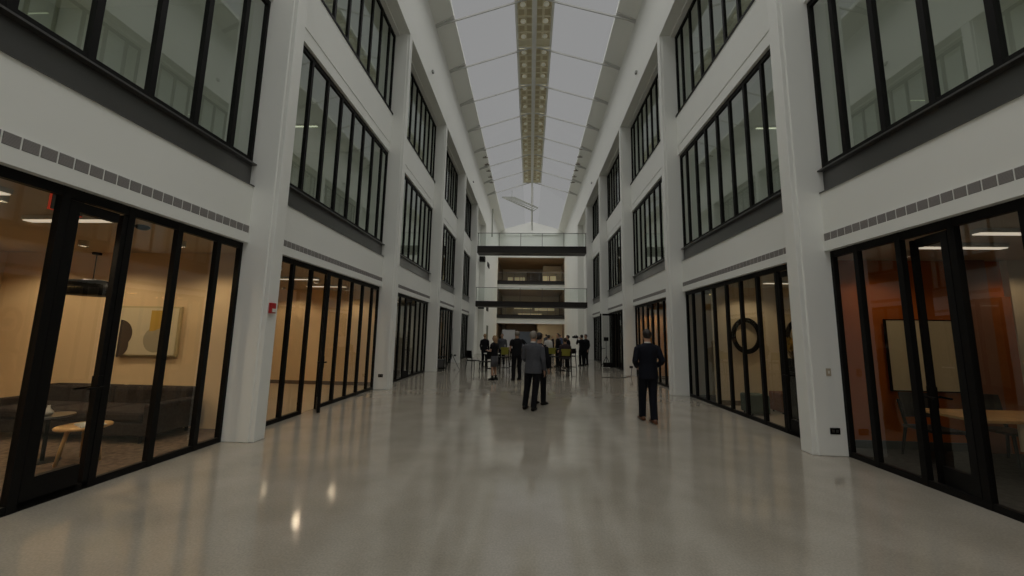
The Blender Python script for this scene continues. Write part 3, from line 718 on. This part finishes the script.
# ------------------------------------------------------------------ wall devices
r = empty('fire_alarm', (-P + 0.0, 5.56, 2.0))
MB().box(-0.0, 0.045, -0.055, 0.055, -0.08, 0.08).build('body', RED, r, bevel=0.006); MB().box(0.045, 0.06, -0.035, 0.035, -0.065, -0.01).build('strobe', PAPER, r, bevel=0.004)
tag(r, 'red fire alarm strobe on the first left pier', 'fire alarm')
def outlet(loc, rz, label):
    r = empty('wall_outlet', loc, rz)
    MB().box(-0.07, 0.07, -0.008, 0.0, -0.045, 0.045).build('cover_plate', BLACK, r, bevel=0.003)
    MB().box(-0.045, -0.01, -0.011, -0.008, -0.02, 0.02).box(0.01, 0.045, -0.011, -0.008, -0.02, 0.02).build('socket', SPAN, r)
    tag(r, label, 'outlet', 'black outlets low on the piers')
outlet((4.42, ZA[1] - 0.02, 0.35), 0, 'black floor-level outlet on the nearest right pier')
outlet((-4.38, ZA[-1] + PER - 0.02, 0.40), 0, 'black low outlet on the second left pier')
outlet((4.36, ZA[1] + 2 * PER - 0.02, 0.37), 0, 'black low outlet on the third right pier by the lying cable')
outlet((-4.36, ZA[-1] + 3 * PER - 0.02, 0.42), 0, 'black low outlet on the fourth left pier near the open door')
r = empty('light_switch', (4.40, ZA[1] - 0.02, 1.19)); MB().box(-0.035, 0.035, -0.008, 0, -0.055, 0.055).build('plate', mat('switch_beige', (0.45, 0.38, 0.28), 0.5), r, bevel=0.003); MB().box(-0.01, 0.01, -0.014, -0.008, -0.02, 0.02).build('rocker', PAPER, r)
tag(r, 'small beige wall switch on the nearest right pier', 'switch')
for s, y in ((-1, 13.34), (1, 13.58), (-1, 24.0), (1, 24.2)):
    r = empty('wall_detector', (s * P, y, 12.1)); r.scale = (s, 1, 1)
    MB().box(-0.08, 0, -0.06, 0.06, -0.05, 0.05).build('housing', mat('detector_grey', (0.42, 0.42, 0.40), 0.5), r, bevel=0.01); MB().lathe([(0.03, -0.08), (0.035, -0.05)], (-0.05, 0, 0), 10).build('lens', SPAN, r)
    tag(r, 'small grey detector high on the %s wall, %s of two' % (SIDE[s], 'nearer' if y < 20 else 'farther'), 'detector')

# ------------------------------------------------------------------ people
def rot_z(v, a): return Vector((v[0] * math.cos(a) - v[1] * math.sin(a), v[0] * math.sin(a) + v[1] * math.cos(a), v[2]))
FAB = {}
def hand(q, wrist, d, side, H, curl=0.5):
    """palm and five curled fingers continuing the forearm direction d"""
    w = Vector(wrist); d = Vector(d).normalized(); k = H / 1.75
    fwd = Vector((0, 1, 0)); n = (fwd - d * fwd.dot(d)).normalized(); sd_ = d.cross(n).normalized()
    q.rings([(w, n * 0.026 * k, sd_ * 0.018 * k), (w + d * 0.045 * k, n * 0.040 * k, sd_ * 0.016 * k), (w + d * 0.085 * k, n * 0.038 * k, sd_ * 0.014 * k)], 10)
    inw = sd_ * (-side if sd_.x * side > 0 else side) if False else Vector((-side, 0, 0))
    for i, ln in enumerate((0.068, 0.078, 0.072, 0.055)):
        b = w + d * 0.08 * k + n * (0.028 - 0.019 * i) * k
        p1 = b + d * ln * 0.5 * k; p2 = p1 + (d * 0.8 + inw * curl).normalized() * ln * 0.3 * k; p3 = p2 + (d * 0.4 + inw * curl * 1.5).normalized() * ln * 0.3 * k
        q.tube([b, p1, p2, p3], [0.0095 * k, 0.009 * k, 0.008 * k, 0.006 * k], 6)
    b = w + d * 0.03 * k + n * 0.03 * k
    q.tube([b, b + (d * 0.6 + n * 0.7).normalized() * 0.035 * k, b + (d * 0.9 + n * 0.4).normalized() * 0.07 * k], [0.012 * k, 0.011 * k, 0.008 * k], 6)
def remesh(o, v, sm=3):
    r = o.modifiers.new('fuse', 'REMESH'); r.mode = 'VOXEL'; r.voxel_size = v; r.use_smooth_shade = True
    s_ = o.modifiers.new('soften', 'SMOOTH'); s_.factor = 0.5; s_.iterations = sm
    return o
def person(label, loc, face, H=1.75, top=None, legs=None, shoes=BLACK, hair=None, skin=SKIN, kind='blazer', arms=None, feet=None, skirt=False, hair_style='short',
           group=None, vox=0.012, build=1.0, collar=None, sit=0.0, lean=0.0):
    """local frame: person faces +y; rotated by face. arms: {'l': (elbow, wrist), 'r': ...} at 1.75 m scale"""
    k = H / 1.75; R = empty('person', loc, face); V = lambda x, y, z: Vector((x * k * build, y * k, z * k))
    hipz = 0.92 - sit; kn = 0.49; hip = {sx: V(sx * 0.095, 0, hipz) for sx in (-1, 1)}
    feet = feet or {-1: (-0.11, 0.0, 0.0), 1: (0.11, 0.0, 0.0)}
    knee, ank = {}, {}
    for sx in (-1, 1):
        fx, fy, fz = feet[sx]; ank[sx] = V(fx, fy, 0.085 + fz)
        if sit: knee[sx] = V(sx * 0.13, 0.42, hipz + 0.02); ank[sx] = V(sx * 0.13, 0.40, max(hipz - 0.42, 0.09))
        else: knee[sx] = (hip[sx] + ank[sx]) / 2 + V(0, 0.03 + abs(fz) * 0.6, 0.0)
    L_ = lambda z: lean * max(0, (z - hipz)) 
    sh = {sx: V(sx * 0.195, L_(1.42 - sit), 1.42 - sit) for sx in (-1, 1)}
    df = {-1: (V(-0.245, -0.02 + L_(1.1), 1.13 - sit), V(-0.235, 0.06, 0.87 - sit)), 1: (V(0.245, -0.02 + L_(1.1), 1.13 - sit), V(0.235, 0.06, 0.87 - sit))}
    if arms:
        for sx, (e, w_) in arms.items(): df[sx] = (V(*e), V(*w_))
    hx, hy, hz = 0, L_(1.63 - sit) + 0.015, 1.635 - sit
    # body: one continuous surface
    b = MB()
    b.rings([(V(0, hy + 0.012, hz - 0.118), V(0.030, 0, 0), V(0, 0.032, 0)), (V(0, hy + 0.018, hz - 0.10), V(0.048, 0, 0), V(0, 0.056, 0)), (V(0, hy + 0.010, hz - 0.055), V(0.066, 0, 0), V(0, 0.083, 0)),
             (V(0, hy, hz), V(0.075, 0, 0), V(0, 0.094, 0)), (V(0, hy - 0.004, hz + 0.05), V(0.075, 0, 0), V(0, 0.095, 0)), (V(0, hy - 0.006, hz + 0.09), V(0.058, 0, 0), V(0, 0.076, 0)), (V(0, hy - 0.006, hz + 0.112), V(0.025, 0, 0), V(0, 0.036, 0))], 16)
    b.tube([V(0, hy + 0.092, hz + 0.012), V(0, hy + 0.112, hz - 0.03), V(0, hy + 0.09, hz - 0.036)], [0.010 * k, 0.015 * k, 0.013 * k], 8)   # nose
    b.tube([V(-0.022, hy + 0.083, hz - 0.064), V(0, hy + 0.090, hz - 0.064), V(0.022, hy + 0.083, hz - 0.064)], 0.008 * k, 6)                 # mouth
    for sx in (-1, 1): b.ell(V(sx * 0.077, hy - 0.005, hz - 0.008), 0.010 * k, 0.020 * k, 0.032 * k, 8, 5)                                     # ears
    b.tube([V(0, L_(1.4) - 0.01, 1.40 - sit), V(0, hy - 0.012, hz - 0.06)], [0.066 * k, 0.056 * k], 12)
    def torso(q, e, hem, hemw, top_z=1.47):
        rr = [(hem, 0.165 * hemw, 0.115 * hemw), (hipz + 0.05, 0.165 * (1 + hemw) / 2, 0.112), (hipz + 0.18, 0.150, 0.105), (hipz + 0.33, 0.168, 0.118), (hipz + 0.43, 0.178, 0.120), (hipz + 0.50, 0.165, 0.100), (hipz + 0.545, 0.10, 0.075), (hipz + 0.57, 0.06, 0.058)]
        q.rings([(V(0, L_(z) - 0.005, z), V(a + e, 0, 0), V(0, c + e, 0)) for z, a, c in rr if z >= hem - 1e-6], 18)
    torso(b, -0.012, hipz - 0.06, 0.95)
    for sx in (-1, 1):
        e, w_ = df[sx]
        b.tube([sh[sx], e, w_], [0.045 * k, 0.037 * k, 0.025 * k], 10); hand(b, w_, (w_ - e), sx, H)
        b.tube([hip[sx], knee[sx], ank[sx]], [0.078 * k, 0.052 * k, 0.036 * k], 12)
        b.tube([ank[sx], ank[sx] + V(0, 0.02, -0.05), ank[sx] + V(0, 0.14, -0.062)], [0.034 * k, 0.036 * k, 0.026 * k], 8)
    remesh(b.build('body', skin, R, smooth=True), min(vox, 0.009))
    # top
    q = MB(); blz = kind == 'blazer'
    hem = hipz - (0.11 if blz else 0.04) if not skirt else hipz + 0.02
    torso(q, 0.022 if blz else 0.010, hem, 1.09 if blz else 1.0)
    long = kind in ('blazer', 'longsleeve')
    for sx in (-1, 1):
        e, w_ = df[sx]; s0 = sh[sx] + V(-sx * 0.05, 0, 0.012)
        q.ell(sh[sx] + V(-sx * 0.030, 0, -0.022), 0.066 * k, 0.064 * k, 0.060 * k, 12, 7)
        if long: q.tube([s0, sh[sx] + (e - sh[sx]) * 0.15, e, e + (w_ - e) * 0.12, e + (w_ - e) * 0.93], [0.048 * k, 0.064 * k, 0.056 * k, 0.056 * k, 0.042 * k], 12)
        else: q.tube([s0, sh[sx] + (e - sh[sx]) * 0.15, sh[sx] + (e - sh[sx]) * 0.7], [0.055 * k, 0.066 * k, 0.060 * k], 12)
    remesh(q.build('jacket' if blz else 'shirt', top, R, smooth=True), vox)
    if collar: MB().rings([(V(0, L_(1.5) - 0.008, 1.475 - sit), V(0.066, 0, 0), V(0, 0.066, 0)), (V(0, L_(1.5) - 0.006, 1.515 - sit), V(0.060, 0, 0), V(0, 0.063, 0))], 16).build('shirt_collar', collar, R, smooth=True)
    # lower
    q = MB()
    if skirt:
        q.rings([(V(0, 0.01, hipz - 0.40), V(0.175, 0, 0), V(0, 0.13, 0)), (V(0, 0, hipz - 0.12), V(0.19, 0, 0), V(0, 0.14, 0)), (V(0, 0, hipz + 0.0), V(0.175, 0, 0), V(0, 0.125, 0)), (V(0, 0, hipz + 0.12), V(0.145, 0, 0), V(0, 0.105, 0))], 20)
        q.build('skirt', legs, R, smooth=True)
    else:
        q.rings([(V(0, 0, hipz - 0.10), V(0.13, 0, 0), V(0, 0.10, 0)), (V(0, -0.005, hipz), V(0.168, 0, 0), V(0, 0.118, 0)), (V(0, 0, hipz + 0.13), V(0.150, 0, 0), V(0, 0.108, 0))], 16)
        for sx in (-1, 1):
            q.tube([hip[sx] + V(0, 0, 0.02), hip[sx] + (knee[sx] - hip[sx]) * 0.3, knee[sx], knee[sx] + (ank[sx] - knee[sx]) * 0.5, ank[sx] + V(0, 0.0, -0.02)], [0.086 * k, 0.098 * k, 0.076 * k, 0.070 * k, 0.066 * k], 12)
        remesh(q.build('trousers', legs, R, smooth=True), vox)
    for sx in (-1, 1):
        a = ank[sx]; dz = a.z - 0.085 * k; q = MB()
        tilt = 0.0 if sit else min(0.6, feet[sx][2] * 6)
        rr = []
        for yy, zz, rx, rz in ((-0.075, 0.038, 0.030, 0.034), (-0.03, 0.048, 0.038, 0.048), (0.04, 0.042, 0.042, 0.042), (0.11, 0.032, 0.045, 0.030), (0.165, 0.024, 0.038, 0.022), (0.19, 0.02, 0.018, 0.014)):
            z2 = zz + dz / k - tilt * (yy + 0.0) * 0.5
            rr.append((V(a.x / k / build, a.y / k + yy * 1.08, z2 * 1.05 + 0.002), Vector((rx * 1.15 * k, 0, 0)), Vector((0, 0, rz * 1.1 * k))))
        q.rings(rr, 12)
        if skirt: q.tube([a + V(0, 0, -0.04), a + V(0, 0, 0.10)], [0.045 * k, 0.052 * k], 10); q.box(a.x - 0.02, a.x + 0.02, a.y - 0.07, a.y - 0.03, 0, 0.05)
        q.build('shoe', shoes, R, smooth=True)
    # hair
    if hair:
        q = MB(); n = 18; rows_ = []
        for j in range(9):
            t = PI / 2 - j * (PI * 0.62) / 8
            for i in range(n):
                a = 2 * PI * i / n; front = math.sin(a)
                tt = t if front < 0.25 else max(t, 0.42 + 0.25 * front)
                if hair_style == 'bald': tt = t if front < -0.1 else max(t, -5); 
                rx, ry, rz = 0.084, 0.104, 0.098
                if front < 0.3: tt = PI / 2 - j * (PI * (0.80 - 0.06 * (front + 1))) / 8
                rows_.append(V(rx * max(math.cos(tt), 0.72 if tt < 0 else 0) * math.cos(a), hy - 0.008 + ry * max(math.cos(tt), 0.72 if tt < 0 else 0) * math.sin(a), hz + 0.024 + rz * math.sin(tt)))
        fs = [tuple(range(n))]
        for j in range(8):
            for i in range(n): fs.append((j * n + i, j * n + (i + 1) % n, (j + 1) * n + (i + 1) % n, (j + 1) * n + i))
        q.add(rows_, fs)
        if hair_style == 'long':
            q.rings([(V(0, hy - 0.04, hz + 0.05), V(0.088, 0, 0), V(0, 0.07, 0)), (V(0, hy - 0.055, hz - 0.06), V(0.095, 0, 0), V(0, 0.055, 0)), (V(0, hy - 0.07, hz - 0.17), V(0.09, 0, 0), V(0, 0.04, 0)), (V(0, hy - 0.075, hz - 0.27), V(0.06, 0, 0), V(0, 0.025, 0))], 14)
        o = q.build('hair', hair, R, smooth=True)
        so = o.modifiers.new('thickness', 'SOLIDIFY'); so.thickness = 0.008 * k; so.offset = 0
    for sx in (-1, 1): MB().ell(V(sx * 0.030, hy + 0.082, hz + 0.002), 0.011 * k, 0.008 * k, 0.008 * k, 8, 5).build('eye', BLACK, R, smooth=True)
    tag(R, label, 'person', group)
    return R
GREYJ = mat('grey_wool', (0.075, 0.078, 0.088), 0.9, 0.15, noise=0.12, scale=40)
NAVY = mat('navy_wool', (0.006, 0.007, 0.012), 0.85, 0.2)
BTR = mat('black_trousers', (0.009, 0.009, 0.011), 0.9, 0.15)
BSH = mat('black_shirt', (0.011, 0.011, 0.013), 0.9, 0.15)
GH = mat('grey_hair', (0.20, 0.175, 0.145), 0.7); DH = mat('dark_hair', (0.018, 0.012, 0.009), 0.6); BH = mat('blond_hair', (0.32, 0.20, 0.10), 0.6)
BRS = mat('brown_leather', (0.12, 0.045, 0.018), 0.4, 0.5); PLAID = mat('grey_skirt', (0.10, 0.10, 0.11), 0.9, noise=0.4, scale=50)
WSH = mat('white_shirt', (0.60, 0.58, 0.54), 0.8)
person('person seen from behind in a grey blazer and black trousers, grey hair', (0.05, 8.46, 0), -0.28, 1.75, GREYJ, BTR, hair=GH, collar=WSH, vox=0.010, build=1.0,
       arms={1: ((0.245, -0.03, 1.12), (0.25, 0.05, 0.86)), -1: ((-0.235, 0.02, 1.13), (-0.15, 0.22, 1.02))}, feet={-1: (-0.19, 0.03, 0), 1: (0.04, -0.08, 0)})
person('person in dark clothes mostly hidden behind the grey blazer', (0.20, 9.10, 0), -0.6, 1.72, BSH, BTR, hair=DH, kind='longsleeve', feet={-1: (-0.12, 0.0, 0), 1: (0.10, 0.05, 0)})
person('person in a dark navy suit walking away along the right side, brown shoes', (2.33, 7.58, 0), 0.06, 1.81, NAVY, NAVY, shoes=BRS, hair=DH, collar=WSH, vox=0.010, build=0.95,
       arms={1: ((0.275, -0.06, 1.14), (0.19, 0.14, 1.02)), -1: ((-0.275, -0.05, 1.14), (-0.17, 0.16, 1.02))}, feet={-1: (-0.06, 0.20, 0.0), 1: (0.06, -0.10, 0.0)})
person('person with long fair hair, black top, grey skirt and black ankle boots', (-1.33, 13.75, 0), 1.1, 1.62, BSH, PLAID, hair=BH, hair_style='long', kind='shirt', skirt=True,
       arms={1: ((0.25, 0.02, 1.13), (0.16, 0.25, 1.12)), -1: ((-0.24, 0.05, 1.13), (-0.10, 0.28, 1.15))})
person('person in black shirt and trousers standing with a hand on the hip', (-0.50, 13.8, 0), 0.45, 1.80, BSH, BTR, hair=GH, kind='shirt', build=1.08,
       arms={1: ((0.35, -0.13, 1.17), (0.21, -0.12, 0.99)), -1: ((-0.24, 0.02, 1.13), (-0.16, 0.24, 1.06))})
person('person in black filming by the right wall, camera at the eye', (2.90, 21.1, 0), 0.5, 1.74, BSH, BTR, hair=DH, kind='longsleeve',
       arms={1: ((0.28, 0.14, 1.22), (0.12, 0.28, 1.50)), -1: ((-0.24, 0.16, 1.22), (-0.06, 0.30, 1.48))})
person('person in black beside the filming one, half hidden by them', (3.25, 21.9, 0), 2.2, 1.76, BSH, BTR, hair=DH, kind='longsleeve')
r = empty('video_camera', (2.62, 21.55, 1.60), 0.5)
MB().box(-0.07, 0.07, -0.14, 0.14, -0.07, 0.07).build('body', BLACK, r, bevel=0.01); MB().tube([(0, 0.14, 0), (0, 0.27, 0)], [0.05, 0.06], 16).build('lens', BLACK, r); MB().bar((0, -0.1, 0.11), (0, 0.1, 0.11), 0.025).bar((0, 0.1, 0.11), (0, 0.1, 0.06), 0.025).bar((0, -0.1, 0.11), (0, -0.1, 0.06), 0.025).build('handle', BLACK, r)
tag(r, 'black video camera held up by the person at the right wall', 'video camera')

# ------------------------------------------------------------------ far furniture and guests
YELF = mat('yellow_green_shell', (0.24, 0.23, 0.035), 0.6, 0.3)
chair('dining_chair', (-2.68, 17.4, 0), -0.8, 'black chair at the far left, nearest the left wall', BLACK)
chair('dining_chair', (-1.98, 16.9, 0), 0.8, 'black chair at the far left, facing the small table', BLACK)
chair('bar_stool', (-1.18, 16.4, 0), 0.3, 'tall chair with yellow back between the two people in black', YELF, 0.70, 1.12, 0.42, cm2=BLACK)
chair('bar_stool', (-0.70, 17.2, 0), -0.2, 'tall black stool behind the person with hand on hip', BLACK, 0.70, 1.05, 0.42)
chair('bar_stool', (1.42, 15.6, 0), 0.15, 'tall stool with yellow-green back, frontmost in the right group', YELF, 0.74, 1.12, 0.44, cm2=BLACK)
chair('bar_stool', (1.05, 16.9, 0), -0.4, 'tall stool with yellow-green back, left of the frontmost one', YELF, 0.74, 1.12, 0.44, cm2=BLACK)
chair('bar_stool', (1.85, 17.6, 0), 0.4, 'tall black stool at the right of the seated group', BLACK, 0.74, 1.08, 0.44)
def high_table(loc, label, h=1.04, rr=0.36, topm=BLACK):
    r = empty('high_table', loc)
    MB().lathe([(rr - 0.02, h - 0.03), (rr, h - 0.02), (rr, h)], (0, 0, 0), 24).build('tabletop', topm, r)
    MB().lathe([(0.03, 0.02), (0.03, h - 0.03)], (0, 0, 0), 10).build('pole', BLACK, r); MB().lathe([(0.25, 0), (0.25, 0.015), (0.04, 0.03)], (0, 0, 0), 20).build('base', BLACK, r)
    tag(r, label, 'table')
high_table((-1.9, 18.3, 0), 'white round table between the far left chairs', 0.74, 0.4, PAPER)
high_table((1.45, 18.2, 0), 'tall round black table in the right seated group')
person('seated person in dark top, frontmost in the right group', (1.50, 16.12, 0), 0.1, 1.70, mat('plum_top', (0.03, 0.018, 0.022), 0.9), BTR, hair=DH, kind='longsleeve', sit=0.14)
person('person in a white shirt standing at the left of the right group', (0.95, 19.6, 0), -0.7, 1.68, WSH, BTR, hair=DH, kind='longsleeve')
person('person in black standing between white shirt and stools', (1.50, 20.2, 0), 1.9, 1.78, BSH, BTR, hair=DH, kind='longsleeve')
person('person in dark blue at the back of the right group', (1.95, 19.4, 0), 1.2, 1.70, NAVY, BTR, hair=DH, kind='longsleeve')
person('person in black at the far left table', (-2.35, 19.0, 0), -0.4, 1.68, BSH, BTR, hair=BH, kind='longsleeve')
person('person in grey behind the small white table', (-1.55, 20.2, 0), PI, 1.72, GREYJ, BTR, hair=DH, kind='longsleeve')
cl = [BSH, NAVY, GREYJ, WSH, mat('tan_top', (0.22, 0.14, 0.09), 0.9), mat('blue_top', (0.05, 0.07, 0.13), 0.9)]
nm = ['black', 'navy', 'grey', 'white', 'tan', 'blue']
random.seed(11)
spots = [(-2.6, 36.5), (-1.8, 38.0), (-1.0, 35.5), (-0.4, 38.5), (0.3, 36.0), (0.9, 39.0), (1.5, 35.0), (2.3, 38.0), (-3.1, 40.0), (3.0, 36.5)]
for i, (x, y) in enumerate(spots):
    c = (i * 5 + 2) % 6
    person('guest in %s, %s from the left in the far crowd under the balcony' % (nm[c], ['second', 'third', 'fourth', 'fifth', 'sixth', 'seventh', 'eighth', 'ninth', 'first', 'tenth'][i]), (x, y, 0), random.uniform(0, 6), random.uniform(1.6, 1.82), cl[c], BTR, hair=[DH, BH, GH][i % 3], kind='longsleeve', group='guests in the far crowd', vox=0.03)
# poster screens at the far end
def screen(loc, w, h, m_, label):
    r = empty('display_board', loc)
    MB().box(-w / 2, w / 2, -0.02, 0.02, 0.45, 0.45 + h).build('panel', m_, r); 
    for x in (-w / 2 + 0.1, w / 2 - 0.1): MB().box(x - 0.02, x + 0.02, 0.0, 0.04, 0, 0.45).box(x - 0.02, x + 0.02, -0.25, 0.25, 0, 0.03).build('leg', BLACK, r)
    tag(r, label, 'display board')
screen((-1.78, 30.4, 0), 1.05, 1.62, mat('pale_screen', (0.75, 0.75, 0.78), 0.6), 'large pale display board standing at the far end of the hall')
screen((-0.35, 32.0, 0), 1.3, 1.5, mat('blue_grey_screen', (0.15, 0.17, 0.20), 0.6), 'blue-grey display board right of the pale one')

# equipment by the walls
def tripod(loc, h, label, head=True):
    r = empty('light_stand', loc)
    MB().lathe([(0.012, 0.5), (0.010, h)], (0, 0, 0), 8).build('pole', BLACK, r)
    for i in range(3):
        a = i * 2 * PI / 3 + 0.4; MB().bar((0, 0, 0.75), (0.38 * math.cos(a), 0.38 * math.sin(a), 0.01), 0.02).build('leg', BLACK, r)
    if head: MB().box(-0.10, 0.10, -0.06, 0.06, h, h + 0.18).build('lamp_head', BLACK, r, bevel=0.01)
    tag(r, label, 'light stand')
tripod((-3.62, 17.0, 0), 1.9, 'tall black light stand by the open door on the left wall', False)
tripod((3.55, 17.6, 0), 1.45, 'black tripod stand before the open glass door on the right')
r = empty('equipment_cart', (-4.05, 16.75, 0))
MB().box(-0.22, 0.22, -0.25, 0.25, 0.08, 0.14).box(-0.22, 0.22, -0.25, 0.25, 0.6, 0.63).build('shelf', BLACK, r)
MB().box(-0.18, 0.18, -0.2, 0.2, 0.14, 0.5).build('case', SPAN, r, bevel=0.02)
for x in (-0.2, 0.2):
    for y in (-0.23, 0.23): MB().box(x - 0.015, x + 0.015, y - 0.015, y + 0.015, 0.06, 1.0).build('upright', BLACK, r); MB().ell((x, y, 0.035), 0.02, 0.035, 0.035, 10, 6).build('wheel', BLACK, r)
tag(r, 'black equipment cart at the open door on the left wall', 'cart')
r = MB().tube([(4.38, ZA[1] + 2 * PER - 0.05, 0.33), (4.30, 16.2, 0.02), (3.9, 15.6, 0.012), (3.6, 15.3, 0.012), (3.2, 15.5, 0.012), (2.9, 15.4, 0.012)], 0.012, 6).build('power_cable', BLACK)
tag(r, 'black power cable lying on the floor at the third right pier', 'cable')
